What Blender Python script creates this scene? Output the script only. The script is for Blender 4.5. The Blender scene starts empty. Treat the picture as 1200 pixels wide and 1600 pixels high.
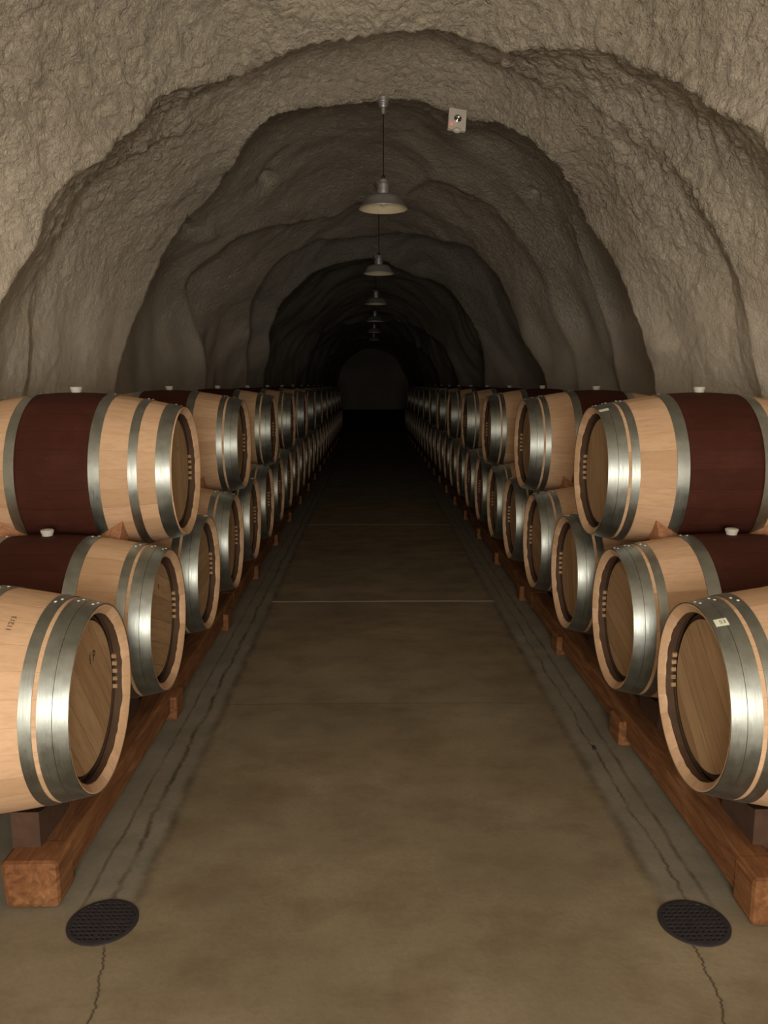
import bpy, bmesh, math, random
import numpy as np
from mathutils import Vector, noise
random.seed(7)
PI = math.pi

# ------------------------------------------------------------------ camera
F_PX, PITCH, YAW, EYE = 1250.0, 0.1583, -0.0158, 1.533
scn = bpy.context.scene
cam_d = bpy.data.cameras.new('camera')
cam = bpy.data.objects.new('camera', cam_d)
scn.collection.objects.link(cam)
cam.location = (0, 0, EYE)
cam.rotation_euler = (PI / 2 - PITCH, 0, YAW)
cam_d.sensor_fit = 'VERTICAL'
cam_d.sensor_height = 36
cam_d.lens = F_PX / 1600 * 36
cam_d.clip_start = 0.05
cam_d.clip_end = 200
scn.camera = cam

# ------------------------------------------------------------------ light
# daylight and lamp glow coming in through the tunnel mouth behind the viewer
world = bpy.data.worlds.new('world')
scn.world = world
world.use_nodes = True
world.node_tree.nodes['Background'].inputs[0].default_value = (0.02, 0.018, 0.015, 1)
world.node_tree.nodes['Background'].inputs[1].default_value = 0.2


def lamp(name, loc, radius, power, col):
    d = bpy.data.lights.new(name, 'POINT')
    d.shadow_soft_size, d.energy, d.color = radius, power, col
    o = bpy.data.objects.new(name, d)
    o.location = loc
    scn.collection.objects.link(o)
    return o


lamp('entrance_light', (0.1, -1.65, 1.30), 0.62, 545, (1.0, 0.935, 0.81))

scn.view_settings.view_transform = 'Standard'
scn.view_settings.look = 'None'
scn.view_settings.exposure = 0.0
scn.view_settings.gamma = 1.0
scn.view_settings.use_curve_mapping = False


# ------------------------------------------------------------------ material helpers
class NT:
    def __init__(self, name):
        self.m = bpy.data.materials.new(name)
        self.m.use_nodes = True
        self.t = self.m.node_tree
        self.b = self.t.nodes['Principled BSDF']

    def n(self, typ, ins=None, **props):
        nd = self.t.nodes.new(typ)
        for k, v in props.items():
            setattr(nd, k, v)
        for k, v in (ins or {}).items():
            if isinstance(v, bpy.types.NodeSocket):
                self.t.links.new(v, nd.inputs[k])
            else:
                nd.inputs[k].default_value = v
        return nd

    def math(self, op, a, b=0.0, c=None):
        ins = {0: a, 1: b}
        if c is not None:
            ins[2] = c
        return self.n('ShaderNodeMath', ins, operation=op).outputs[0]

    def mix(self, f, a, b, blend='MIX'):
        nd = self.n('ShaderNodeMix', data_type='RGBA', blend_type=blend)
        for i, v in ((0, f), (6, a), (7, b)):
            if isinstance(v, bpy.types.NodeSocket):
                self.t.links.new(v, nd.inputs[i])
            else:
                nd.inputs[i].default_value = v if i == 0 else (*v[:3], 1)
        return nd.outputs[2]

    def noise(self, vec, scale, detail=3, rough=0.5, dim='3D', **k):
        ins = {'Vector': vec, 'Scale': scale, 'Detail': detail, 'Roughness': rough}
        ins.update(k)
        return self.n('ShaderNodeTexNoise', ins, noise_dimensions=dim).outputs[0]

    def ramp(self, f, stops):
        nd = self.n('ShaderNodeValToRGB', {0: f})
        e = nd.color_ramp.elements
        while len(e) < len(stops):
            e.new(0.5)
        for el, (p, c) in zip(e, stops):
            el.position = p
            el.color = (*c, 1) if len(c) == 3 else c
        return nd.outputs[0]

    def mr(self, v, a, b, c=0.0, d=1.0):
        return self.n('ShaderNodeMapRange', {0: v, 1: a, 2: b, 3: c, 4: d}).outputs[0]

    def scale(self, vec, s):
        return self.n('ShaderNodeVectorMath', {0: vec, 1: s}, operation='MULTIPLY').outputs[0]

    def out(self, col=None, rough=None, metal=None, spec=None):
        for k, v in (('Base Color', col), ('Roughness', rough), ('Metallic', metal), ('Specular IOR Level', spec)):
            if v is None:
                continue
            if isinstance(v, bpy.types.NodeSocket):
                self.t.links.new(v, self.b.inputs[k])
            else:
                self.b.inputs[k].default_value = (*v, 1) if k == 'Base Color' else v

    def bump(self, h, strength, dist, prev=None):
        ins = {'Strength': strength, 'Distance': dist, 'Height': h}
        if prev is not None:
            ins['Normal'] = prev
        return self.n('ShaderNodeBump', ins).outputs[0]

    def normal(self, nrm):
        self.t.links.new(nrm, self.b.inputs['Normal'])


def simple(name, col, rough=0.6, metal=0.0, spec=0.5, var=0.12, sc=30):
    g = NT(name)
    co = g.n('ShaderNodeTexCoord').outputs['Object']
    f = g.noise(co, sc, 4)
    c = g.mix(f, tuple(x * (1 - var) for x in col), tuple(min(1, x * (1 + var)) for x in col))
    g.out(c, rough, metal, spec)
    return g.m


def mat_rock():
    g = NT('sprayed_concrete')
    co = g.n('ShaderNodeNewGeometry').outputs['Position']
    big = g.noise(co, 0.9, 4)
    base = g.ramp(big, [(0.3, (0.68, 0.60, 0.50)), (0.7, (0.82, 0.735, 0.62))])
    med = g.noise(co, 7, 5, 0.6)
    base = g.mix(g.mr(med, 0.35, 0.7, 0, 0.2), base, (0.40, 0.34, 0.275))
    # pale mineral streaks
    st = g.noise(g.scale(co, (3, 3, 1.2)), 2.2, 6, 0.7)
    base = g.mix(g.mr(st, 0.66, 0.74, 0, 0.4), base, (0.74, 0.69, 0.61))
    for (c, rad) in PALE:
        dd = g.n('ShaderNodeVectorMath', {0: co, 1: c}, operation='DISTANCE').outputs[0]
        m = g.math('MULTIPLY', g.mr(dd, rad * 0.6, rad * 1.7, 1, 0), g.mr(g.noise(co, 9, 5, 0.7), 0.47, 0.58, 0, 0.7))
        base = g.mix(m, base, (0.88, 0.84, 0.76))
    g.out(base, 0.95, 0, 0.15)
    warp = g.n('ShaderNodeVectorMath', {0: co, 1: g.n('ShaderNodeTexNoise', {'Vector': co, 'Scale': 12.0}).outputs[1],
                                       }, operation='MULTIPLY_ADD')
    nw = g.n('ShaderNodeTexNoise', {'Vector': co, 'Scale': 14.0, 'Detail': 2.0}).outputs[1]
    wv = g.n('ShaderNodeVectorMath', {0: nw, 1: (0.06, 0.06, 0.06), 2: co}, operation='MULTIPLY_ADD').outputs[0]
    g.t.nodes.remove(warp)
    v = g.n('ShaderNodeTexVoronoi', {'Vector': g.scale(wv, (1, 1, 1.3)), 'Scale': 21.0, 'Smoothness': 0.5}, feature='SMOOTH_F1').outputs[0]
    f0 = g.noise(wv, 13, 7, 0.7)
    f1 = g.math('ADD', g.math('MULTIPLY', g.math('ABSOLUTE', g.math('SUBTRACT', f0, 0.5)), -2.2), g.noise(wv, 40, 4, 0.65))
    f2 = g.noise(co, 110, 3, 0.6)
    # high part of the vault is rougher than the trowelled-looking walls
    z = g.n('ShaderNodeSeparateXYZ', {0: co}).outputs
    rz = g.math('ADD', g.mr(z[2], 1.9, 2.9, 0.16, 1.0), g.mr(z[1], 4.2, 6.0, 0.0, -0.12))
    h = g.math('ADD', g.math('MULTIPLY', v, -0.75), g.math('MULTIPLY', f1, 1.0))
    h = g.math('ADD', h, g.math('MULTIPLY', f2, 0.22))
    h = g.math('ADD', g.math('MULTIPLY', h, rz), g.math('MULTIPLY', g.noise(co, 75, 4, 0.7), 0.16))
    g.normal(g.bump(h, 1.0, 0.036))
    return g.m


def line_mask(g, x, xc, w, soft):
    """1 on a line at x = xc of half width w"""
    d = g.math('ABSOLUTE', g.math('SUBTRACT', x, xc))
    return g.mr(d, w, w + soft, 1, 0)


def mat_floor():
    g = NT('old_concrete_floor')
    co = g.n('ShaderNodeNewGeometry').outputs['Position']
    s = g.n('ShaderNodeSeparateXYZ', {0: co}).outputs
    x, y = s[0], s[1]
    a = g.noise(co, 1.6, 6, 0.6)
    b = g.noise(g.scale(co, (1.0, 1.35, 1)), 3.2, 6, 0.65)
    c = g.noise(co, 60, 3, 0.6)
    slab = g.ramp(a, [(0.3, (0.165, 0.131, 0.083)), (0.5, (0.215, 0.172, 0.112)), (0.72, (0.265, 0.217, 0.145))])
    slab = g.mix(g.mr(b, 0.45, 0.68, 0, 0.6), slab, (0.13, 0.088, 0.052))
    strip = g.ramp(b, [(0.3, (0.165, 0.145, 0.11)), (0.7, (0.255, 0.222, 0.17))])
    inner = g.math('MULTIPLY', g.mr(x, -0.725, -0.70, 0, 1), g.mr(x, 0.86, 0.885, 1, 0))
    past = g.mr(y, 2.05, 2.2, 0, 1)
    side = g.math('MULTIPLY', g.math('SUBTRACT', 1.0, inner), past)
    col = g.mix(side, slab, strip)
    col = g.mix(g.mr(c, 0.4, 0.75, 0, 0.25), col, (0.12, 0.10, 0.075))
    # dark dust along the channel edges and wandering cracks
    wob = g.math('MULTIPLY', g.math('SUBTRACT', g.noise(g.scale(co, (0, 1, 0)), 3.2, 8, 0.75), 0.5), 0.05)
    wob2 = g.math('MULTIPLY', g.math('SUBTRACT', g.noise(g.scale(co, (0, 1, 0)), 2.3, 10, 0.8), 0.5), 0.12)
    xw, xv = g.math('ADD', x, wob), g.math('ADD', x, wob2)
    gap = g.noise(co, 6, 4, 0.7)
    gapm = g.mr(gap, 0.36, 0.62, 0.25, 1)
    masks = []
    for xx, xc, w, soft, st in ((xw, -0.710, 0.004, 0.026, 0.55), (xv, -0.785, 0.002, 0.012, 0.8),
                                (xw, -0.862, 0.001, 0.008, 0.6), (xw, 0.870, 0.004, 0.026, 0.5),
                                (xv, 0.945, 0.001, 0.007, 0.7), (xw, 1.012, 0.002, 0.010, 0.6)):
        m = g.math('MULTIPLY', line_mask(g, xx, xc, w, soft), st)
        masks.append(g.math('MULTIPLY', g.math('MULTIPLY', m, gapm), past))
    # cracks running from the drains towards the entrance
    near = g.mr(y, 1.99, 2.02, 1, 0)
    yw = g.math('MULTIPLY', g.math('SUBTRACT', y, 2.0), 0.16)
    masks.append(g.math('MULTIPLY', line_mask(g, g.math('ADD', xv, yw), -0.735, 0.0008, 0.004), g.math('MULTIPLY', near, 0.8)))
    masks.append(g.math('MULTIPLY', line_mask(g, g.math('ADD', xv, g.math('MULTIPLY', yw, -0.7)), 0.892, 0.0008, 0.004), g.math('MULTIPLY', near, 0.8)))
    tot = masks[0]
    for m in masks[1:]:
        tot = g.math('MAXIMUM', tot, m)
    col = g.mix(tot, col, (0.035, 0.026, 0.018))
    # pale filled control joints across the slab
    jw = g.math('ADD', y, g.math('MULTIPLY', g.noise(g.scale(co, (1, 0, 0)), 2.0, 5), 0.05))
    j = g.math('MAXIMUM', line_mask(g, jw, 5.575, 0.006, 0.012), g.math('MULTIPLY', line_mask(g, jw, 8.75, 0.010, 0.03), 0.6))
    j = g.math('MULTIPLY', g.math('MULTIPLY', j, inner), g.mr(b, 0.3, 0.5, 0.5, 1))
    col = g.mix(j, col, (0.62, 0.55, 0.40))
    j2 = g.math('MULTIPLY', g.math('MULTIPLY', line_mask(g, jw, 3.72, 0.002, 0.006), inner), 0.5)
    col = g.mix(j2, col, (0.08, 0.06, 0.04))
    rough = g.mr(b, 0.3, 0.7, 0.62, 0.8)
    g.out(col, rough, 0, 0.22)
    h = g.math('ADD', g.math('MULTIPLY', a, 0.6), g.math('MULTIPLY', c, 0.12))
    h = g.math('ADD', h, g.math('MULTIPLY', b, 0.3))
    h = g.math('SUBTRACT', h, g.math('MULTIPLY', tot, 0.5))
    g.normal(g.bump(h, 0.35, 0.012))
    return g.m


NSTAVE = 26


def mat_oak(name, c1, c2, dark, red=False):
    g = NT(name)
    tc = g.n('ShaderNodeTexCoord').outputs['Object']
    rnd = g.n('ShaderNodeObjectInfo').outputs['Random']
    s = g.n('ShaderNodeSeparateXYZ', {0: tc}).outputs
    ang = g.math('MULTIPLY', g.math('ADD', g.math('ARCTAN2', s[1], s[2]), PI), NSTAVE / (2 * PI))
    idx = g.math('FLOOR', ang)
    fr = g.math('SUBTRACT', ang, idx)
    seed = g.math('ADD', idx, g.math('MULTIPLY', rnd, 97.0))
    wn = g.n('ShaderNodeTexWhiteNoise', {'W': seed}, noise_dimensions='1D').outputs[0]
    off = g.n('ShaderNodeCombineXYZ', {0: seed, 1: g.math('MULTIPLY', wn, 9.0), 2: 0.0}).outputs[0]
    v = g.n('ShaderNodeVectorMath', {0: g.scale(tc, (1, 12, 12)), 1: off}, operation='ADD').outputs[0]
    grain = g.noise(v, 5, 6, 0.65)
    fine = g.noise(g.scale(v, (1, 5, 5)), 6, 3, 0.6)
    col = g.mix(wn, c1, c2)
    col = g.mix(g.mr(grain, 0.45, 0.75, 0, 0.42), col, dark)
    col = g.mix(g.mr(fine, 0.45, 0.8, 0, 0.16), col, dark)
    edge = g.math('MINIMUM', fr, g.math('SUBTRACT', 1.0, fr))
    seam = g.mr(edge, 0.0, 0.025, 1, 0)
    col = g.mix(g.math('MULTIPLY', seam, 0.14 if not red else 0.35), col, tuple(d * 0.45 for d in dark))
    if red:
        bl = g.noise(tc, 9, 5, 0.65)
        col = g.mix(g.mr(bl, 0.5, 0.75, 0, 0.35), col, (0.10, 0.032, 0.022))
        sc = g.noise(g.scale(tc, (1, 3, 3)), 30, 3, 0.7)
        col = g.mix(g.mr(sc, 0.72, 0.8, 0, 0.25), col, (0.22, 0.14, 0.10))
    g.out(col, 0.62 if not red else 0.75, 0, 0.25 if not red else 0.15)
    h = g.math('SUBTRACT', g.math('ADD', g.math('MULTIPLY', wn, 0.5), g.math('MULTIPLY', fine, 0.25)), g.math('MULTIPLY', seam, 0.6))
    g.normal(g.bump(h, 0.4, 0.003))
    return g.m


def mat_head(name, c1, c2, dark):
    g = NT(name)
    tc = g.n('ShaderNodeTexCoord').outputs['Object']
    rnd = g.n('ShaderNodeObjectInfo').outputs['Random']
    rot = g.n('ShaderNodeVectorRotate', {'Vector': tc, 'Axis': (1, 0, 0), 'Angle': g.math('MULTIPLY', rnd, 3.1)},
              rotation_type='AXIS_ANGLE').outputs[0]
    s = g.n('ShaderNodeSeparateXYZ', {0: rot}).outputs
    pl = g.math('ADD', g.math('MULTIPLY', s[2], 11.0), 20.0)
    idx = g.math('FLOOR', pl)
    fr = g.math('SUBTRACT', pl, idx)
    seed = g.math('ADD', idx, g.math('MULTIPLY', rnd, 71.0))
    wn = g.n('ShaderNodeTexWhiteNoise', {'W': seed}, noise_dimensions='1D').outputs[0]
    off = g.n('ShaderNodeCombineXYZ', {0: 0.0, 1: seed, 2: wn}).outputs[0]
    v = g.n('ShaderNodeVectorMath', {0: g.scale(rot, (4, 1, 9)), 1: off}, operation='ADD').outputs[0]
    grain = g.noise(v, 5, 6, 0.65, Distortion=0.6)
    col = g.mix(wn, c1, c2)
    col = g.mix(g.mr(grain, 0.42, 0.72, 0, 0.6), col, dark)
    edge = g.math('MINIMUM', fr, g.math('SUBTRACT', 1.0, fr))
    seam = g.mr(edge, 0.0, 0.025, 1, 0)
    col = g.mix(g.math('MULTIPLY', seam, 0.7), col, tuple(d * 0.4 for d in dark))
    g.out(col, 0.7, 0, 0.2)
    g.normal(g.bump(g.math('SUBTRACT', grain, seam), 0.3, 0.002))
    return g.m


def mat_steel():
    g = NT('galvanised_hoop_steel')
    tc = g.n('ShaderNodeTexCoord').outputs['Object']
    streak = g.noise(g.scale(tc, (60, 2.5, 2.5)), 4, 4, 0.6)
    blot = g.noise(tc, 16, 5, 0.6)
    col = g.ramp(blot, [(0.3, (0.27, 0.288, 0.27)), (0.7, (0.385, 0.40, 0.375))])
    col = g.mix(g.mr(streak, 0.4, 0.7, 0, 0.25), col, (0.34, 0.36, 0.34))
    r = g.math('ADD', g.mr(streak, 0.3, 0.7, 0.38, 0.50), g.math('MULTIPLY', g.math('SUBTRACT', blot, 0.5), 0.22))
    g.out(col, r, 1.0)
    g.normal(g.bump(g.math('ADD', streak, blot), 0.10, 0.002))
    return g.m


def mat_timber():
    g = NT('rack_redwood_timber')
    tc = g.n('ShaderNodeTexCoord').outputs['Object']
    v = g.n('ShaderNodeVectorMath', {0: g.scale(tc, (9, 1, 9)), 1: (3.1, 0.7, 1.3)}, operation='ADD').outputs[0]
    a = g.noise(v, 4, 6, 0.65, Distortion=0.8)
    b = g.noise(tc, 5, 4)
    col = g.ramp(a, [(0.25, (0.075, 0.029, 0.011)), (0.5, (0.19, 0.083, 0.034)), (0.75, (0.31, 0.15, 0.068))])
    col = g.mix(g.mr(b, 0.45, 0.7, 0, 0.55), col, (0.14, 0.05, 0.022))
    g.out(col, 0.75, 0, 0.2)
    g.normal(g.bump(a, 0.5, 0.004))
    return g.m


def mat_wedge():
    g = NT('chock_pine')
    tc = g.n('ShaderNodeTexCoord').outputs['Object']
    a = g.noise(g.scale(tc, (2, 10, 10)), 8, 5, 0.6)
    col = g.ramp(a, [(0.3, (0.30, 0.135, 0.07)), (0.7, (0.48, 0.25, 0.14))])
    g.out(col, 0.75, 0, 0.2)
    g.normal(g.bump(a, 0.3, 0.002))
    return g.m


CX, HW, HT, SE = 0.09, 2.12, 3.50, 2.35


def nominal(t):
    """t in 0..pi from left foot over the crown to the right foot"""
    c, s = math.cos(t), math.sin(t)
    x = -math.copysign(abs(c) ** (2 / SE), c) * HW
    z = abs(s) ** (2 / SE) * HT
    return x, z


def implicit(x, z):
    return (abs(x - CX) / HW) ** SE + (max(z, 0) / HT) ** SE


def ray_hit(px, py):
    """point of the nominal vault seen at a photo position: (profile parameter, distance)"""
    u, v = (px - 600) / F_PX, (800 - py) / F_PX
    y2 = math.cos(PITCH) + v * math.sin(PITCH)
    dz = -math.sin(PITCH) + v * math.cos(PITCH)
    dx = u * math.cos(YAW) - y2 * math.sin(YAW)
    dy = u * math.sin(YAW) + y2 * math.cos(YAW)
    lo, hi = 0.1, 80.0
    for _ in range(60):
        m = (lo + hi) / 2
        if implicit(dx * m, EYE + dz * m) > 1:
            hi = m
        else:
            lo = m
    x, y, z = dx * lo - CX, dy * lo, max(EYE + dz * lo, 0)
    cs = (abs(x) / HW) ** (SE / 2)
    sn = (z / HT) ** (SE / 2)
    t = math.atan2(sn, -math.copysign(cs, x))
    return t, y


def hit_point(px, py):
    t, y = ray_hit(px, py)
    x, z = nominal(t)
    return (x + CX, y, z)


PALE = [(hit_point(470, 335), 0.22), (hit_point(365, 400), 0.16), (hit_point(980, 385), 0.22), (hit_point(995, 440), 0.25),
        (hit_point(1035, 520), 0.2), (hit_point(1045, 570), 0.2), (hit_point(795, 340), 0.15)]

M = dict(
    rock=mat_rock(), floor=mat_floor(),
    oak=mat_oak('toasted_oak_stave', (0.50, 0.318, 0.19), (0.64, 0.425, 0.275), (0.35, 0.20, 0.11)),
    red=mat_oak('wine_stained_belt', (0.047, 0.0125, 0.0075), (0.064, 0.0185, 0.0115), (0.026, 0.007, 0.0045), red=True),
    head=mat_head('oak_head', (0.31, 0.195, 0.105), (0.43, 0.285, 0.165), (0.21, 0.118, 0.058)),
    croze=simple('croze_stain', (0.062, 0.030, 0.014), 0.8, var=0.6, sc=14),
    steel=mat_steel(), rivet=simple('rivet_steel', (0.85, 0.86, 0.84), 0.35, 0.6),
    bung=simple('silicone_bung', (0.55, 0.53, 0.49), 0.5), timber=mat_timber(), wedge=mat_wedge(),
    saddle=simple('dark_saddle_timber', (0.060, 0.028, 0.015), 0.8, var=0.5, sc=25),
    iron=simple('cast_iron', (0.035, 0.030, 0.034), 0.6, 0.3, 0.4, 0.4, 60),
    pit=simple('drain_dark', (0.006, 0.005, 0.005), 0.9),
    zinc=simple('lamp_galvanised', (0.44, 0.43, 0.43), 0.45, 0.7), enamel=simple('lamp_cream_enamel', (0.78, 0.68, 0.50), 0.5),
    cord=simple('black_cord', (0.012, 0.011, 0.01), 0.6), white=simple('white_plastic', (0.72, 0.68, 0.62), 0.45),
    lens=simple('sensor_chrome', (0.6, 0.6, 0.6), 0.12, 1.0), paper=simple('label_paper', (0.72, 0.74, 0.60), 0.6, var=0.04),
    ink=simple('stamp_ink', (0.035, 0.02, 0.014), 0.8), gravel=simple('dark_chip', (0.02, 0.015, 0.012), 0.8),
)
g = NT('red_led')
g.b.inputs['Base Color'].default_value = (0.8, 0.05, 0.03, 1)
g.b.inputs['Emission Color'].default_value = (1.0, 0.12, 0.06, 1)
g.b.inputs['Emission Strength'].default_value = 0.9
M['led'] = g.m


# ------------------------------------------------------------------ object helpers
COL = scn.collection


def link(o, parent=None):
    COL.objects.link(o)
    if parent is not None:
        o.parent = parent
    return o


def mesh_obj(name, verts, faces, mats, parent=None, smooth=True, midx=None, flat_angle=None):
    me = bpy.data.meshes.new(name)
    me.from_pydata([tuple(v) for v in verts], [], faces)
    for m in (mats if isinstance(mats, (list, tuple)) else [mats]):
        me.materials.append(m)
    if midx is not None:
        me.polygons.foreach_set('material_index', midx)
    me.polygons.foreach_set('use_smooth', [smooth] * len(me.polygons))
    me.update()
    if smooth and flat_angle:
        me.set_sharp_from_angle(angle=flat_angle)
    return link(bpy.data.objects.new(name, me), parent)


def bm_obj(name, bm, mats, parent=None, smooth=False, flat_angle=None, bevel=None):
    bmesh.ops.recalc_face_normals(bm, faces=bm.faces)
    me = bpy.data.meshes.new(name)
    bm.to_mesh(me)
    bm.free()
    for m in (mats if isinstance(mats, (list, tuple)) else [mats]):
        me.materials.append(m)
    me.polygons.foreach_set('use_smooth', [smooth] * len(me.polygons))
    if smooth and flat_angle:
        me.set_sharp_from_angle(angle=flat_angle)
    o = link(bpy.data.objects.new(name, me), parent)
    if bevel:
        md = o.modifiers.new('bevel', 'BEVEL')
        md.width = bevel
        md.segments = 2
        md.limit_method = 'ANGLE'
    return o


def tag(o, label=None, cat=None, group=None, kind=None):
    for k, v in (('label', label), ('category', cat), ('group', group), ('kind', kind)):
        if v:
            o[k] = v
    return o


def empty(name, loc):
    o = bpy.data.objects.new(name, None)
    o.location = loc
    o.empty_display_size = 0.1
    return link(o)


def lathe(profile, seg, axis='X', closed=False, flip=False):
    """profile: list of (a, r) along axis; returns verts, faces"""
    V, Fc = [], []
    n = len(profile)
    for a, r in profile:
        for k in range(seg):
            t = 2 * PI * k / seg
            if axis == 'X':
                V.append((a, r * math.sin(t), r * math.cos(t)))
            else:
                V.append((r * math.cos(t), r * math.sin(t), a))
    rows = n if closed else n - 1
    for i in range(rows):
        j = (i + 1) % n
        for k in range(seg):
            k2 = (k + 1) % seg
            q = (i * seg + k, i * seg + k2, j * seg + k2, j * seg + k)
            Fc.append(q[::-1] if flip else q)
    return V, Fc


def add_box(bm, c, s, rot=None):
    r = bmesh.ops.create_cube(bm, size=1)
    for v in r['verts']:
        v.co = Vector((v.co.x * s[0], v.co.y * s[1], v.co.z * s[2]))
        if rot is not None:
            v.co.rotate(rot)
        v.co += Vector(c)
    return r['verts']


def copy_tree(o, parent=None):
    c = o.copy()
    COL.objects.link(c)
    if parent is not None:
        c.parent = parent
    for ch in list(o.children):
        copy_tree(ch, c)
    return c


# ------------------------------------------------------------------ tunnel shell
# ridges in the sprayed vault: (outline seen, amplitude in, amplitude of the recess behind, reach before, reach behind)
RIDGES = [
    ([(0, 500), (20, 450), (60, 390), (100, 290), (170, 225), (215, 185), (270, 150), (330, 132), (400, 113), (440, 82), (500, 64), (600, 48),
      (680, 58), (740, 76), (800, 82), (880, 86), (960, 108), (1020, 125), (1090, 165), (1160, 200), (1199, 230)], 0.24, 0.40, 0.8, 0.6,
     (0.05, 1.0, 0.1)),
    ([(100, 520), (135, 430), (148, 370), (200, 305), (245, 262), (300, 228), (360, 190), (430, 150), (520, 122), (600, 118), (700, 122),
      (790, 150), (880, 170), (960, 230), (1040, 290), (1100, 380)], 0.09, 0.12, 0.3, 0.25, (0.4, 0.9, 0.5)),
    ([(200, 600), (216, 540), (240, 480), (262, 420), (280, 375), (325, 320), (345, 290), (375, 235), (400, 197), (440, 182), (500, 171),
      (598, 166), (650, 170), (700, 180), (740, 192), (790, 198), (830, 214), (868, 231), (880, 262), (905, 330), (950, 385), (980, 430),
      (1000, 480), (1025, 560), (1035, 600)], 0.24, 0.34, 0.7, 0.6, (1.0, 1.0, 0.9)),
    ([(250, 600), (290, 480), (330, 370), (380, 280), (420, 235), (470, 212), (530, 206), (600, 222), (650, 246), (690, 268), (725, 262), (750, 252), (790, 283),
      (830, 340), (850, 400), (872, 460), (890, 520), (905, 600)], 0.12, 0.20, 0.35, 0.35, (0.15, 1.0, 0.9)),
    ([(340, 600), (348, 520), (352, 460), (375, 420), (400, 388), (430, 372), (480, 357), (530, 351), (570, 341), (620, 336), (670, 315),
      (700, 322), (740, 345), (790, 395), (825, 450), (850, 520), (868, 600)], 0.14, 0.22, 0.5, 0.4, (1.0, 0.9, 0.6)),
    ([(385, 600), (392, 520), (405, 450), (440, 405), (490, 382), (560, 374), (620, 372), (680, 375), (722, 388), (775, 432), (800, 480), (830, 555), (846, 600)],
     0.24, 0.50, 0.7, 1.3, (0.5, 1.0, 1.0)),
    ([(412, 600), (420, 520), (445, 462), (480, 430), (540, 412), (600, 405), (650, 432), (700, 462), (735, 505), (752, 560), (758, 600)],
     0.18, 0.34, 1.0, 1.2, (0.8, 1.0, 1.0)),
    ([(478, 600), (484, 560), (508, 522), (550, 505), (590, 503), (640, 506), (690, 538), (708, 570), (714, 600)], 0.16, 0.2, 1.8, 1.5,
     (1.0, 1.0, 1.0)),
    ([(500, 600), (508, 570), (530, 545), (560, 533), (600, 530), (640, 535), (672, 560), (686, 600)], 0.14, 0.2, 2.5, 2.5, (1.0, 1.0, 1.0)),
]
TG = np.linspace(0.02, PI - 0.02, 300)
ridge_fn = []
for pts, ain, aout, r0, r1, w3 in RIDGES:
    hits = sorted(ray_hit(*p) for p in pts)
    tt = np.array([h[0] for h in hits])
    yy = np.array([h[1] for h in hits])
    # drop points that fold back, smooth a little
    ygrid = np.interp(TG, tt, yy)
    k = np.exp(-0.5 * (np.arange(-9, 10) / 3.0) ** 2)
    k /= k.sum()
    ysm = np.convolve(np.pad(ygrid, 9, mode='edge'), k, mode='valid')
    wgt = np.interp(TG, [0.3, 1.0, PI / 2, 2.1, 2.85], [w3[0], w3[0], w3[1], w3[2], w3[2]])
    # ends of a traced ridge: keep the last distance
    ridge_fn.append((ysm, wgt, ain, aout, r0, r1))


HOLES = [(446, 330, 0.050, -0.32), (353, 400, 0.045, -0.26), (790, 350, 0.035, -0.26), (470, 350, 0.10, 0.05), (372, 402, 0.09, 0.06),
         (985, 395, 0.12, 0.05), (1035, 540, 0.10, 0.06), (458, 352, 0.06, 0.05)]


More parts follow.
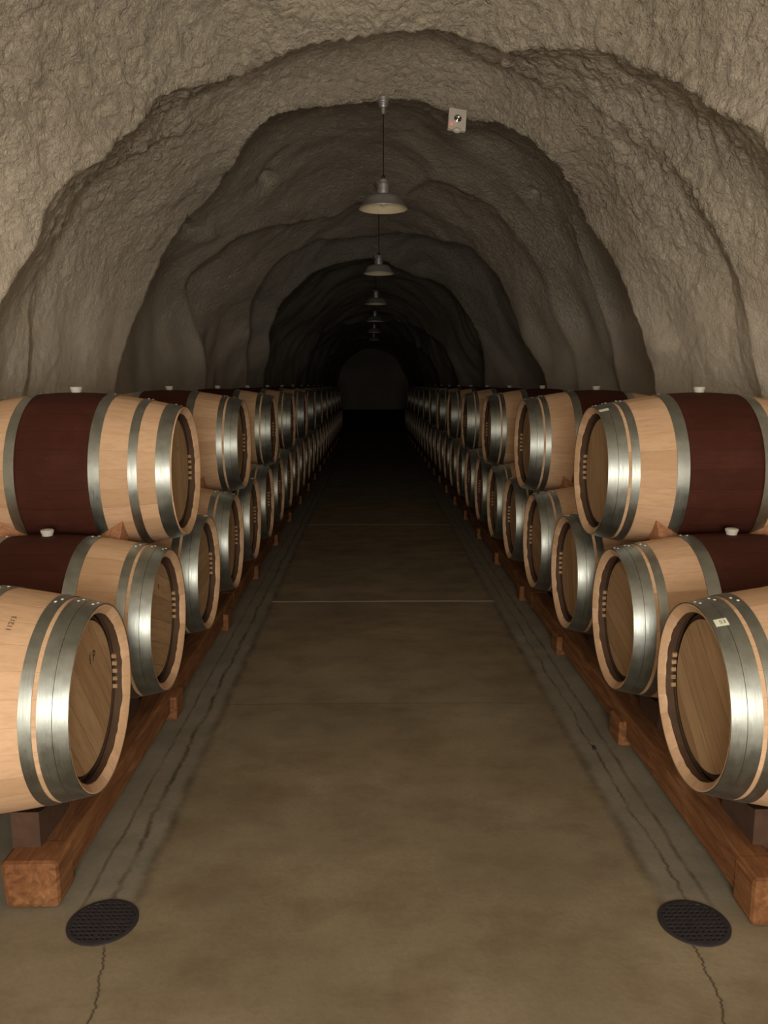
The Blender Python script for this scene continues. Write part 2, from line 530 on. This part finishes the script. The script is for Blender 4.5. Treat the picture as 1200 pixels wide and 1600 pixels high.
def build_shell():
    ys = []
    y = -4.0
    while y < 50:
        ys.append(y)
        if y < 2.0:
            y += 0.08
        elif y < 8:
            y += 0.018 if y < 6 else 0.03
        elif y < 14:
            y += 0.05
        else:
            y += 0.12
    nt = 520
    ts = np.linspace(0, PI, nt)
    # even arc spacing
    fine = np.linspace(0, PI, 4000)
    P = np.array([nominal(t) for t in fine])
    L = np.concatenate([[0], np.cumsum(np.hypot(*np.diff(P, axis=0).T))])
    ts = np.interp(np.linspace(0, L[-1], nt), L, fine)
    base = np.array([nominal(t) for t in ts])
    # inward normal of the profile
    tan = np.gradient(base, axis=0)
    nrm = np.stack([tan[:, 1], -tan[:, 0]], 1)
    nrm /= np.linalg.norm(nrm, axis=1)[:, None]
    rf = [(np.interp(ts, TG, a), np.interp(ts, TG, b), c, d, e, f) for a, b, c, d, e, f in ridge_fn]
    V = []
    yarr = np.array(ys)
    ny = len(ys)
    wob = np.array([0.75 + 0.5 * noise.noise(Vector((t * 2.3, 4.0, 1.0))) for t in ts])
    # main ridges reach the nominal vault, the rock steps back behind each of them
    main = [(0, 0.46, 0.5), (2, 0.50, 0.45), (5, 0.55, 0.6), (6, 0.42, 0.6), (7, 0.35, 0.6), (8, 0.3, 0.6)]
    yr = np.array([rf[i][0] for i, _, _ in main])
    wr = np.array([rf[i][1] for i, _, _ in main])
    for k in range(1, len(yr)):
        yr[k] = np.maximum(yr[k], yr[k - 1] + 0.5)
    dep = np.array([m[1] for m in main])[:, None] * (0.75 + 0.25 * wr)
    dep = dep * (wob[None, :] + 0.25)
    dep0 = 0.5 + 0.5 * wr[0]
    dep[0] *= dep0
    D = np.zeros((ny, nt))
    for k in range(nt):
        Y = yarr
        d = np.zeros(ny)
        first = Y < yr[0, k]
        d[first] = -0.75 * (1 - np.exp((Y[first] - yr[0, k]) / 1.25)) * min(1.0, 0.35 + base[k, 1] / 4.5)
        for r in range(len(yr)):
            y0 = yr[r, k]
            y1 = yr[r + 1, k] if r + 1 < len(yr) else 60.0
            sel = (Y >= y0) & (Y < y1)
            slope = (0.75 + 1.0 * wr[r, k]) * 2.15 / (y0 + 1.9)
            ld = min(dep[r, k] / slope, 0.5 * (y1 - y0))
            dd = dep[r, k] * 0.3 + 0.7 * min(dep[r, k], ld * slope)
            dy = Y[sel] - y0
            fall = -dd * np.clip(dy / ld, 0, 1) ** 0.8
            t = np.clip((dy - ld) / max(y1 - y0 - ld, 0.1), 0, 1)
            if r + 1 == len(yr):
                t = np.clip((dy - ld) / 8.0, 0, 0.6)
            d[sel] = fall + dd * t ** 1.6
        D[:, k] = d
    for i in (1, 3, 4):
        yy, w, ain, aout, r0, r1 = rf[i]
        dy = yarr[:, None] - yy[None, :]
        amp = ain * 0.9 * w[None, :]
        up = amp * np.exp(np.minimum(dy, 0) / (r0 * 0.8))
        dn = amp * (1 - np.clip(dy / (amp * 2 * (yy[None, :] + 1.5) / 2.6 + 0.02), 0, 1) * 1.8) * np.exp(-np.maximum(dy, 0) / (r1 + 0.3))
        D += np.where(dy < 0, up, dn)
    # old bolt holes and a lump in the lining
    for (px, py, rad, amp) in HOLES:
        th, yh = ray_hit(px, py)
        hx, hz = nominal(th)
        kk = np.hypot(base[:, 0] - hx, base[:, 1] - hz)
        for i, yv in enumerate(ys):
            if abs(yv - yh) < 1.2:
                rr = np.hypot(kk, (yv - yh) * 0.55) / rad
                D[i] += amp * np.exp(-rr * rr)
    for i, yv in enumerate(ys):
        for k in range(nt):
            x, z = base[k]
            p = Vector((x, yv, z))
            d = D[i, k]
            d += 0.10 * noise.noise(p * 0.8) + 0.05 * noise.noise(p * 2.1 + Vector((5, 1, 2)))
            if yv < 14:
                rough = min(1, max(0.25, (z - 1.6) / 1.2)) * (1.0 if yv < 5.5 else 0.6)
                d += rough * 0.030 * noise.noise(p * 6.0) + rough * 0.040 * (abs(noise.noise(p * 12.0)) - 0.2)
                if yv < 7:
                    d += rough * 0.022 * (abs(noise.noise(p * 27.0)) - 0.2)
            fade = min(1.0, z / 0.25 + 0.15)
            d *= fade
            V.append((x + CX + nrm[k, 0] * d, yv, z + nrm[k, 1] * d))
    V = np.array(V)
    idx = np.arange(len(ys) * nt).reshape(len(ys), nt)
    q = np.stack([idx[:-1, :-1], idx[1:, :-1], idx[1:, 1:], idx[:-1, 1:]], -1)
    kA, kB = nt * 3 // 10, nt * 7 // 10
    # outer side: thickness behind so the rock is a solid shell
    for name, a, b in (('wall_left', 0, kA), ('ceiling', kA, kB), ('wall_right', kB, nt - 1)):
        sub = q[:, a:b].reshape(-1, 4)
        used, inv = np.unique(sub, return_inverse=True)
        sub = inv.reshape(-1, 4)
        o = mesh_obj(name, V[used].tolist(), sub.tolist(), M['rock'])
        tag(o, kind='structure')
    return V, idx, ys, base


V_, I_, YS_, BASE_ = build_shell()


def vault_z(x, y):
    """height of the vault above a floor point"""
    i = min(range(len(YS_)), key=lambda k: abs(YS_[k] - y))
    row = V_[I_[i]]
    up = row[row[:, 2] > 2.0]
    return float(up[np.argmin(abs(up[:, 0] - x)), 2])


# floor
fy = [-4 + 0.5 * k for k in range(81)]
bm = bmesh.new()
bmesh.ops.create_grid(bm, x_segments=1, y_segments=1, size=0.5)
for v in bm.verts:
    v.co = Vector((v.co.x * 5.2 + CX, v.co.y * 54 + 23, 0))
tag(bm_obj('floor', bm, M['floor']), kind='structure')
# far end of the tunnel
bm = bmesh.new()
add_box(bm, (CX, 50.0, 1.9), (5.2, 0.2, 4.2))
tag(bm_obj('wall_back', bm, M['rock']), kind='structure')

# ------------------------------------------------------------------ barrel
RB, RE, HL = 0.35, 0.285, 0.475


def R(x):
    return RB - (RB - RE) * (abs(x) / HL) ** 1.9


def barrel_meshes():
    seg = NSTAVE * 5
    prof = [(-HL, RE)]
    N = 36
    prof = [(-HL + 2 * HL * k / N, R(-HL + 2 * HL * k / N)) for k in range(N + 1)]
    ri = RE - 0.025
    tail = [(HL, RE - 0.005), (HL - 0.013, ri + 0.002), (HL - 0.022, ri - 0.003), (HL - 0.044, ri - 0.004), (HL - 0.052, ri + 0.003), (HL - 0.06, ri + 0.003)]
    full = [(-a, r) for a, r in reversed(tail)] + prof + tail
    V, Fc = lathe(full, seg, 'X', flip=True)
    # very slight flats on the staves
    V2 = []
    for (x, y, z) in V:
        t = math.atan2(y, z)
        f = ((t + PI) * NSTAVE / (2 * PI)) % 1
        k = 1 - 0.0022 * (1 - (2 * f - 1) ** 2)
        if abs(abs(x) - (HL - 0.022)) < 1e-6:
            x += math.copysign(0.007 * noise.noise(Vector((y * 22, z * 22, x))), x)
        V2.append((x, y * k, z * k))
    nrow = len(full) - 1
    midx = []
    for i in range(nrow):
        a = (abs(full[i][0]) + abs(full[i + 1][0])) / 2
        inner = i < 5 or i >= nrow - 5
        midx += [1 if (inner and a < HL - 0.02) else 0] * seg
    return V2, Fc, midx


def hoop_mesh(x0, x1, th=0.0022, seams=()):
    """flat steel band following the barrel between x0 and x1 (x0 < x1)"""
    seg = 128
    outer = []
    n = 4
    xs = [x0 + (x1 - x0) * k / n for k in range(n + 1)]
    for s in seams:
        xs += [s - 0.0012, s, s + 0.0012]
    xs = sorted(xs)
    for x in xs:
        d = th if not any(abs(x - s) < 1e-6 for s in seams) else -0.0004
        outer.append((x, R(x) + d))
    prof = [(x0, R(x0) - 0.001)] + outer + [(x1, R(x1) - 0.001)]
    V, Fc = lathe(prof, seg, 'X', flip=True)
    # rivets on the lap joint
    return V, Fc


def rivets(V, Fc, midx, pts):
    for (x, ang) in pts:
        r0 = R(x) + 0.0022
        c = Vector((x, -math.cos(ang) * r0, math.sin(ang) * r0))
        nn = Vector((0, -math.cos(ang), math.sin(ang)))
        t1 = Vector((1, 0, 0))
        t2 = nn.cross(t1)
        b = len(V)
        V.append(tuple(c + nn * 0.003))
        for ring, (rr, h) in enumerate(((0.0038, 0.0026), (0.0055, 0.0))):
            for k in range(8):
                a = 2 * PI * k / 8
                V.append(tuple(c + nn * h + (t1 * math.cos(a) + t2 * math.sin(a)) * rr))
        for k in range(8):
            k2 = (k + 1) % 8
            Fc.append((b, b + 1 + k, b + 1 + k2))
            Fc.append((b + 1 + k, b + 9 + k, b + 9 + k2, b + 1 + k2))
            midx += [1, 1]


def head_mesh(side):
    """slightly domed board with a toothed croze joint; side = +1 or -1 end"""
    seg = 96
    r = RE - 0.029
    x0 = side * (HL - 0.048)
    V, Fc, mi = [], [], []
    rings = [(0.0, 0.0), (0.06, 0.0), (0.12, 0.0), (r * 0.8, 0.0), (r - 0.022, 0.0), (r - 0.014, -0.010), (r, -0.012)]
    V.append((x0, 0, 0))
    for rr, dx in rings[1:]:
        for k in range(seg):
            t = 2 * PI * k / seg
            V.append((x0 + side * dx, rr * math.sin(t), rr * math.cos(t)))
    for k in range(seg):
        Fc.append((0, 1 + k, 1 + (k + 1) % seg))
        mi.append(0)
    for i in range(len(rings) - 2):
        for k in range(seg):
            k2 = (k + 1) % seg
            a, b = 1 + i * seg, 1 + (i + 1) * seg
            Fc.append((a + k, b + k, b + k2, a + k2))
            mi.append(1 if i >= 3 else 0)
    # little oak teeth that bridge the joint half way up, both sides
    for sy in (1, -1):
        for q in range(5):
            ang = (q - 2) * 0.105 - 0.03
            b = len(V)
            for dx in (-0.002, 0.013):
                for dr, da in ((-0.008, -1), (0.006, -1), (0.006, 1), (-0.008, 1)):
                    aa = ang + da * 0.027
                    V.append((x0 + side * dx, sy * math.cos(aa) * (r + dr), math.sin(aa) * (r + dr)))
            for f in ((0, 1, 2, 3), (4, 5, 6, 7), (0, 1, 5, 4), (1, 2, 6, 5), (2, 3, 7, 6), (3, 0, 4, 7)):
                Fc.append(tuple(b + j for j in f))
                mi.append(0)
    return V, Fc, mi


def build_barrel(variant='double'):
    root = empty('oak_barrel', (0, 0, 0))
    V, Fc, mi = barrel_meshes()
    mesh_obj('staves', V, Fc, [M['oak'], M['croze']], root, True, mi, math.radians(35))
    # stained belt round the bilge
    n = 14
    bw = 0.158
    prof = [(-bw, R(bw) - 0.001)] + [(-bw + 2 * bw * k / n, R(-bw + 2 * bw * k / n) + 0.0009) for k in range(n + 1)] + [(bw, R(bw) - 0.001)]
    V, Fc = lathe(prof, NSTAVE * 5, 'X', flip=True)
    mesh_obj('stained_belt', V, Fc, M['red'], root)
    for s in (1, -1):
        if variant == 'double':
            spec = [('bilge_hoop', 0.155, 0.205, ()), ('quarter_hoop', 0.350, 0.383, ()), ('head_hoop', 0.396, 0.4755, (0.4355,))]
        else:
            spec = [('bilge_hoop', 0.150, 0.194, ()), ('quarter_hoop', 0.305, 0.341, ()), ('head_hoop', 0.412, 0.470, ())]
        for name, a, b, seams in spec:
            x0, x1 = (a, b) if s > 0 else (-b, -a)
            V, Fc = hoop_mesh(x0, x1, seams=tuple(s * q for q in seams))
            mi = [0] * len(Fc)
            w = b - a
            base = 1.42 + (a * 3.0) % 0.25
            pts = []
            if name == 'head_hoop' and seams:
                for xx in (a + 0.018, b - 0.018):
                    pts += [(s * xx, base), (s * (xx + 0.006), base + 0.09)]
            else:
                pts = [(s * (a + w * 0.35), base), (s * (a + w * 0.65), base + 0.09)]
            rivets(V, Fc, mi, pts)
            mesh_obj(name, V, Fc, [M['steel'], M['rivet']], root, True, mi, math.radians(30))
        V, Fc, mi = head_mesh(s)
        o = mesh_obj('barrel_head', V, Fc, [M['head'], M['croze']], root, False, mi)
    # silicone bung
    V, Fc = lathe([(RB - 0.01, 0.0), (RB - 0.01, 0.019), (RB + 0.006, 0.021), (RB + 0.016, 0.025), (RB + 0.022, 0.026), (RB + 0.025, 0.023),
                   (RB + 0.023, 0.017), (RB + 0.020, 0.0)], 28, 'Z')
    mesh_obj('bung', V, Fc, M['bung'], root, True, None, math.radians(40))
    return root


def text_curve_mesh(body, size, name, mat, parent):
    cu = bpy.data.curves.new(name, 'FONT')
    cu.body = body
    cu.size = size
    cu.align_x = 'CENTER'
    cu.align_y = 'CENTER'
    tmp = bpy.data.objects.new(name, cu)
    COL.objects.link(tmp)
    dg = bpy.context.evaluated_depsgraph_get()
    me = bpy.data.meshes.new_from_object(tmp.evaluated_get(dg))
    COL.objects.unlink(tmp)
    bpy.data.objects.remove(tmp)
    me.materials.clear()
    me.materials.append(mat)
    me.name = name
    return link(bpy.data.objects.new(name, me), parent)


def wrap_on_barrel(o, s, x_c, ang_c, lift, along='ring'):
    """bend a flat x/y mesh onto the barrel; text +x runs round the ring or along the axis"""
    for v in o.data.vertices:
        u, w = v.co.x, v.co.y
        if along == 'ring':
            x = x_c - w * s
            ang = ang_c + s * u / RE
        else:
            x = x_c + u
            ang = ang_c + w / RE
        r = R(x) + lift
        v.co = Vector((x, -math.cos(ang) * r, math.sin(ang) * r))
    o.data.update()


proto = build_barrel('double')
proto_single = build_barrel('single')
used = {'double': False, 'single': False}

S = 0.826
XL, XR = -0.8305 - HL, 0.9867 + HL
Y0L, Y0R = 2.3634, 2.3459
ZB, DZ = 0.58, 0.5666
ORD = ['first', 'second', 'third', 'fourth', 'fifth', 'sixth', 'seventh', 'eighth', 'ninth', 'tenth', 'eleventh', 'twelfth', 'thirteenth',
       'fourteenth', 'fifteenth', 'sixteenth', 'seventeenth', 'eighteenth', 'nineteenth', 'twentieth', 'twenty-first', 'twenty-second',
       'twenty-third', 'twenty-fourth', 'twenty-fifth', 'twenty-sixth']
NB = 26
custom = {
    ('left', 0, 0): 'big oak barrel at the front of the left bottom row, nearest the left drain',
    ('left', 0, 1): 'oak barrel behind the nearest left one, white bung on its dark red belt',
    ('right', 0, 0): 'oak barrel at the front of the right bottom row, white sticker on its hoop',
    ('right', 0, 1): 'oak barrel behind the nearest right one, white bung on its dark red belt',
    ('left', 1, 0): 'front top-row barrel on the left, single head hoop set apart from next hoop',
    ('right', 1, 0): 'front top-row barrel on the right, small white sticker on its head hoop',
}
barrels = {}


def place_barrel(side, tier, i):
    variant = 'single' if (side, tier, i) == ('left', 1, 0) else 'double'
    src = proto if variant == 'double' else proto_single
    if not used[variant]:
        b = src
        used[variant] = True
    else:
        b = copy_tree(src)
    x = XL if side == 'left' else XR
    y0 = Y0L if side == 'left' else Y0R
    y = y0 + (S * i if tier == 0 else S * (1.5 + 2 * i))
    b.location = (x, y, ZB + (DZ if tier else 0))
    row = 'bottom' if tier == 0 else 'top'
    lab = custom.get((side, tier, i), 'oak barrel with steel hoops, %s in the %s row on the %s' % (ORD[i], row, side))
    tag(b, lab, 'barrel', '%s row of barrels on the %s' % (row, side))
    barrels[(side, tier, i)] = b


for side in ('left', 'right'):
    for i in range(NB):
        place_barrel(side, 0, i)
    for i in range(12):
        place_barrel(side, 1, i)

# marks on individual barrels
def stave_stamp(b, s, x_c, ang, body, size, along='ring'):
    o = text_curve_mesh(body, size, 'stave_stamp', M['ink'], b)
    wrap_on_barrel(o, s, x_c, ang, 0.0012, along)
    o['label'] = 'small dark brand mark on a stave'


def head_stamp(b, side, y, z, body, size):
    o = text_curve_mesh(body, size, 'head_stamp', M['ink'], b)
    # the head facing the aisle: +x end on the left row, -x end on the right row
    for v in o.data.vertices:
        u, w = v.co.x, v.co.y
        v.co = Vector((side * (HL - 0.048 + 0.0012), y + u * side, z + w))
    o.data.update()
    o['label'] = 'small dark mark on the barrel head'


bl, br = barrels[('left', 0, 0)], barrels[('right', 0, 0)]
head_stamp(bl, 1, 0.06, 0.105, 'I P', 0.050)
head_stamp(barrels[('left', 0, 1)], 1, 0.03, 0.13, 'II', 0.034)
head_stamp(barrels[('left', 1, 0)], 1, 0.04, 0.10, 'o', 0.04)
stave_stamp(bl, 1, 0.285, 1.06, '11213', 0.020)
stave_stamp(br, -1, -0.30, 1.10, 'M 213', 0.022)


def sticker(b, x_c, ang, w, h, body):
    nx, ny = 6, 6
    V, Fc = [], []
    for j in range(ny + 1):
        for i in range(nx + 1):
            V.append(((i / nx - 0.5) * w, (j / ny - 0.5) * h, 0))
    for j in range(ny):
        for i in range(nx):
            a = j * (nx + 1) + i
            Fc.append((a, a + 1, a + nx + 2, a + nx + 1))
    o = mesh_obj('sticker', V, Fc, M['paper'], b)
    wrap_on_barrel(o, 1, x_c, ang, 0.0032, 'axis')
    o['label'] = 'small pale paper sticker'
    if body:
        t = text_curve_mesh(body, h * 0.62, 'sticker_print', M['ink'], o)
        wrap_on_barrel(t, 1, x_c + w * 0.1, ang, 0.0038, 'axis')


sticker(br, -0.447, 1.16, 0.036, 0.030, '53')
sticker(barrels[('right', 1, 0)], -0.452, 1.22, 0.040, 0.024, '')

# ------------------------------------------------------------------ racks under the bottom rows
RAILX = 0.322


def build_rack(side, y_start, y_end, sleepers, front=False):
    """two rails along the row on cross sleepers"""
    sg = 1 if side == 'left' else -1            # direction of the aisle from the barrel centre
    xc = XL if side == 'left' else XR
    root = empty('barrel_rack', (xc, (y_start + y_end) / 2, 0))
    cy = (y_start + y_end) / 2
    rails = []
    ln = y_end - y_start - 0.01
    for s in (sg, -sg):
        xi = RAILX * s
        bm = bmesh.new()
        vs = add_box(bm, (xi, 0, 0.088), (0.108, ln, 0.113))
        if front:
            for v in vs:
                if v.co.y < 0 and v.co.z > 0.1:
                    v.co.y += 0.06
                elif v.co.y < 0:
                    v.co.y += 0.02
        bm_obj('rail', bm, M['timber'], root, bevel=0.008)
    for ys in sleepers:
        if front and ys == sleepers[0]:
            for s in (sg, -sg):
                bm = bmesh.new()
                vs = add_box(bm, ((RAILX - 0.028) * s, ys - cy, 0.073), (0.17, 0.135, 0.146))
                for v in vs:
                    if v.co.z < 0.05 and v.co.x * s < RAILX:
                        v.co.x += 0.012 * s
                bm_obj('foot_block', bm, M['timber'], root, bevel=0.016)
        else:
            bm = bmesh.new()
            add_box(bm, (0, ys - cy, 0.055), (2 * (RAILX + 0.085), 0.14, 0.11))
            bm_obj('sleeper', bm, M['timber'], root, bevel=0.010)
    return root


for side, y0, first, step in (('left', Y0L, 2.235, 1.345), ('right', Y0R, 2.12, 1.16)):
    sl = [first + step * k for k in range(20)]
    k = 0
    n = 0
    a = first - 0.07
    while n < NB:
        i0, i1 = n, min(n + 4, NB) - 1
        b_end = y0 + S * i1 + S / 2
        mine = [s for s in sl if a - 0.05 <= s < b_end - 0.04]
        r = build_rack(side, a, b_end, mine, front=(n == 0))
        cy = (a + b_end) / 2
        sg = 1 if side == 'left' else -1
        # saddle block under every barrel on each rail
        for i in range(i0, i1 + 1):
            yb = y0 + S * i
            for s in (1, -1):
                bm = bmesh.new()
                x0, x1 = 0.215 * s, 0.300 * s
                rr = R(0.215) + 0.003
                arc = [-0.11 + 0.22 * q / 12 for q in range(13)]
                pts = [(-0.11, 0.09), (0.11, 0.09)] + [(q, ZB - math.sqrt(rr * rr - q * q)) for q in reversed(arc)]
                va = [bm.verts.new((x0, yb + p[0] - cy, p[1])) for p in pts]
                vb = [bm.verts.new((x1, yb + p[0] - cy, p[1])) for p in pts]
                bm.faces.new(va)
                bm.faces.new(vb[::-1])
                for j in range(len(pts)):
                    j2 = (j + 1) % len(pts)
                    bm.faces.new((va[j], vb[j], vb[j2], va[j2]))
                bm_obj('saddle_block', bm, M['saddle'], r)
        where = ['front', 'second', 'third', 'fourth', 'fifth', 'sixth', 'seventh'][k]
        tag(r, 'reddish timber rack under the bottom barrels on the %s, %s' % (side, 'frontmost length' if k == 0 else where + ' length from the front'),
            'barrel rack', 'timber racks on the %s' % side)
        a = b_end
        n += 4
        k += 1

# ------------------------------------------------------------------ wedges between the tiers
def wedge_mesh(x_out, x_in, name='wooden_wedge'):
    """chock between a bottom barrel (origin) and the top barrel behind and above it"""
    dirv = Vector((0, S / 2, DZ))
    base_ang = math.atan2(dirv.z, dirv.y)
    bm = bmesh.new()
    rows = []
    nx = 6
    for i in range(nx + 1):
        f = i / nx
        x = x_in + (x_out - x_in) * f
        r = R(x) + 0.0015
        d1 = math.radians(5 + 16 * f)
        d0 = math.radians(1.0)
        pts = []
        m = 5
        for j in range(m + 1):
            a = base_ang + d0 + (d1 - d0) * j / m
            pts.append((math.cos(a) * r, math.sin(a) * r))
        up = []
        for j in range(m + 1):
            a = base_ang + PI - (d0 + (d1 - d0) * j / m)
            up.append((S / 2 + math.cos(a) * r, DZ + math.sin(a) * r))
        ring = pts + up[::-1]
        rows.append([bm.verts.new((x, p[0], p[1])) for p in ring])
    n = len(rows[0])
    for a, b in zip(rows[:-1], rows[1:]):
        for j in range(n):
            j2 = (j + 1) % n
            bm.faces.new((a[j], a[j2], b[j2], b[j]))
    bm.faces.new(rows[0])
    bm.faces.new(rows[-1][::-1])
    return bm


wm = {}
for s in (1, -1):
    bm = wedge_mesh(0.262 * s, 0.125 * s)
    bmesh.ops.recalc_face_normals(bm, faces=bm.faces)
    me = bpy.data.meshes.new('wooden_wedge')
    bm.to_mesh(me)
    bm.free()
    me.materials.append(M['wedge'])
    wm[s] = me
for side in ('left', 'right'):
    sg = 1 if side == 'left' else -1
    xc = XL if side == 'left' else XR
    y0 = Y0L if side == 'left' else Y0R
    for i in range(12):
        for s in (1, -1):
            o = link(bpy.data.objects.new('wooden_wedge', wm[s]))
            o.location = (xc, y0 + S * (1 + 2 * i), ZB)
            w = 'aisle' if s == sg else 'wall'
            tag(o, 'wooden wedge under the %s top barrel on the %s, nearer the %s' % (ORD[i], side, w), 'wedge', 'wedges under the top barrels')

# ------------------------------------------------------------------ floor drains
def drain(x, y, label):
    root = empty('floor_drain', (x, y, 0))
    V, Fc = lathe([(0.0, 0.100), (0.004, 0.100), (0.005, 0.097), (0.005, 0.088), (0.001, 0.087)], 56, 'Z', flip=False)
    mesh_obj('drain_rim', V, Fc, M['iron'], root, True, None, math.radians(30))
    # grate: square-holed plate
    bm = bmesh.new()
    p = 0.0165
    for k in range(-5, 6):
        c = k * p
        half = math.sqrt(max(0.088 ** 2 - c * c, 0))
        add_box(bm, (c, 0, 0.003), (0.0065 if k else 0.010, 2 * half, 0.004))
        add_box(bm, (0, c, 0.0031), (2 * half, 0.0065 if k else 0.010, 0.004))
    bm_obj('grate', bm, M['iron'], root)
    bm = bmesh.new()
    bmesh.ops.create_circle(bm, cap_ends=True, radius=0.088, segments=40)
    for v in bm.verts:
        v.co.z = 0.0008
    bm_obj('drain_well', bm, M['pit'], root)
    tag(root, label, 'drain', 'round floor drains')


drain(-0.778, 2.105, 'round dark iron drain grate in the floor, at the end of the left channel')
drain(0.926, 2.075, 'round dark iron drain grate in the floor, at the end of the right channel')

# dark chip lying in the right-hand channel
bm = bmesh.new()
bmesh.ops.create_icosphere(bm, subdivisions=2, radius=0.012)
for v in bm.verts:
    v.co = Vector((v.co.x * 0.7, v.co.y * 1.3, v.co.z * 0.5 + 0.005))
    v.co += 0.003 * Vector(noise.noise_vector(v.co * 90))
o = bm_obj('wood_chip', bm, M['gravel'])
o.location = (0.945, 3.19, 0)
tag(o, 'tiny dark wood chip on the floor in the right channel', 'wood chip')

# ------------------------------------------------------------------ pendant lamps
def build_lamp(cord_len):
    """origin at the shade rim"""
    root = empty('pendant_lamp', (0, 0, 0))
    R0 = 0.178
    outp = [(0.0, R0), (0.004, R0 + 0.001), (0.010, R0 - 0.005), (0.024, 0.160), (0.046, 0.146), (0.070, 0.134), (0.083, 0.122), (0.091, 0.102), (0.097, 0.052), (0.100, 0.046)]
    V, Fc = lathe(outp, 56, 'Z')
    mesh_obj('lamp_shade', V, Fc, M['zinc'], root)
    inp = [(0.0, R0), (0.010, R0 - 0.010), (0.024, 0.155), (0.046, 0.141), (0.068, 0.128), (0.080, 0.114), (0.086, 0.095), (0.090, 0.0)]
    V, Fc = lathe(inp, 56, 'Z', flip=True)
    o = mesh_obj('shade_lining', V, Fc, M['enamel'], root)
    o['label'] = 'cream enamel inside of the shade'
    neck = [(0.094, 0.050), (0.100, 0.050), (0.102, 0.046), (0.128, 0.046), (0.130, 0.048), (0.136, 0.048), (0.138, 0.045), (0.172, 0.044), (0.178, 0.037), (0.202, 0.034), (0.212, 0.020), (0.214, 0.0)]
    V, Fc = lathe(neck, 32, 'Z')
    mesh_obj('lamp_neck', V, Fc, M['zinc'], root, True, None, math.radians(35))
    V, Fc = lathe([(0.208, 0.0), (0.210, 0.014), (0.226, 0.014), (0.236, 0.006), (0.237, 0.0)], 20, 'Z')
    mesh_obj('cord_grip', V, Fc, M['cord'], root)
    V, Fc = lathe([(0.225, 0.0045), (cord_len, 0.0045)], 10, 'Z')
    mesh_obj('cord', V, Fc, M['cord'], root)
    c = cord_len
    V, Fc = lathe([(c - 0.02, 0.0), (c - 0.02, 0.016), (c + 0.020, 0.018), (c + 0.022, 0.030), (c + 0.038, 0.034), (c + 0.040, 0.038), (c + 0.052, 0.040),
                   (c + 0.054, 0.045), (c + 0.066, 0.047), (c + 0.068, 0.052), (c + 0.088, 0.054), (c + 0.090, 0.0)], 32, 'Z')
    mesh_obj('ceiling_canopy', V, Fc, M['zinc'], root, True, None, math.radians(30))
    # bulb up inside the shade
    V, Fc = lathe([(0.018, 0.0), (0.020, 0.012), (0.030, 0.024), (0.045, 0.028), (0.060, 0.020), (0.076, 0.014)], 24, 'Z')
    mesh_obj('bulb', V, Fc, M['white'], root)
    return root


lamp_lab = ['nearest of the grey pendant lamps hanging on the tunnel centre line', 'second grey pendant lamp down the tunnel, below and behind the nearest',
            'third grey pendant lamp down the tunnel, dim', 'fourth grey pendant lamp, almost lost in the dark',
            'fifth grey pendant lamp, deep in the dark of the tunnel', 'sixth and farthest grey pendant lamp in the dark']
RIM = EYE + 0.2085 * 6.05 + 0.005
for i in range(6):
    y = 6.05 + 3.55 * i
    x = 0.092 if i < 2 else 0.08
    vz = vault_z(x, y)
    if i == 0:
        y = min((abs(vault_z(x, q) - 3.535), q) for q in [5.95 + 0.02 * j for j in range(14)])[1]
        vz = vault_z(x, y)
    o = build_lamp(vz - RIM - 0.078)
    o.location = (x, y, RIM)
    tag(o, lamp_lab[i], 'lamp', 'pendant lamps along the tunnel')

# ------------------------------------------------------------------ motion sensor on the vault
def pix_point(px, py, Y):
    u, v = (px - 600) / F_PX, (800 - py) / F_PX
    y2 = math.cos(PITCH) + v * math.sin(PITCH)
    dz = -math.sin(PITCH) + v * math.cos(PITCH)
    dx = u * math.cos(YAW) - y2 * math.sin(YAW)
    dy = u * math.sin(YAW) + y2 * math.cos(YAW)
    t = Y / dy
    return Vector((dx * t, Y, EYE + dz * t))


sp = pix_point(715, 186, 5.75)
root = empty('motion_sensor', sp)
root.rotation_euler = (math.radians(-14), math.radians(6), math.radians(8))
bm = bmesh.new()
add_box(bm, (0, 0.015, 0), (0.122, 0.03, 0.150))
bm_obj('cover_plate', bm, M['white'], root, bevel=0.004)
bm = bmesh.new()
add_box(bm, (0, 0.10, 0.03), (0.05, 0.16, 0.05))
bm_obj('mounting_arm', bm, M['zinc'], root)
V, Fc = lathe([(0.0, 0.026), (0.010, 0.026), (0.013, 0.021), (0.009, 0.018), (0.004, 0.010), (0.010, 0.0)], 28, 'Z')
V = [(x, -z, y) for x, y, z in V]
mesh_obj('sensor_lens', V, Fc, M['lens'], root, True, None, math.radians(30))
bm = bmesh.new()
bmesh.ops.create_icosphere(bm, subdivisions=2, radius=0.008)
for v in bm.verts:
    v.co += Vector((-0.040, -0.002, -0.042))
o = bm_obj('indicator_light', bm, M['led'], root, smooth=True)
o['label'] = 'small red light'
bm = bmesh.new()
bmesh.ops.create_uvsphere(bm, u_segments=20, v_segments=12, radius=0.03)
for v in bm.verts:
    v.co = Vector((v.co.x, v.co.y * 0.8 + 0.0, v.co.z * 0.55 - 0.082))
bm_obj('sensor_dome', bm, M['white'], root, smooth=True)
tag(root, 'small square white motion sensor with a red light on the rough vault', 'motion sensor')
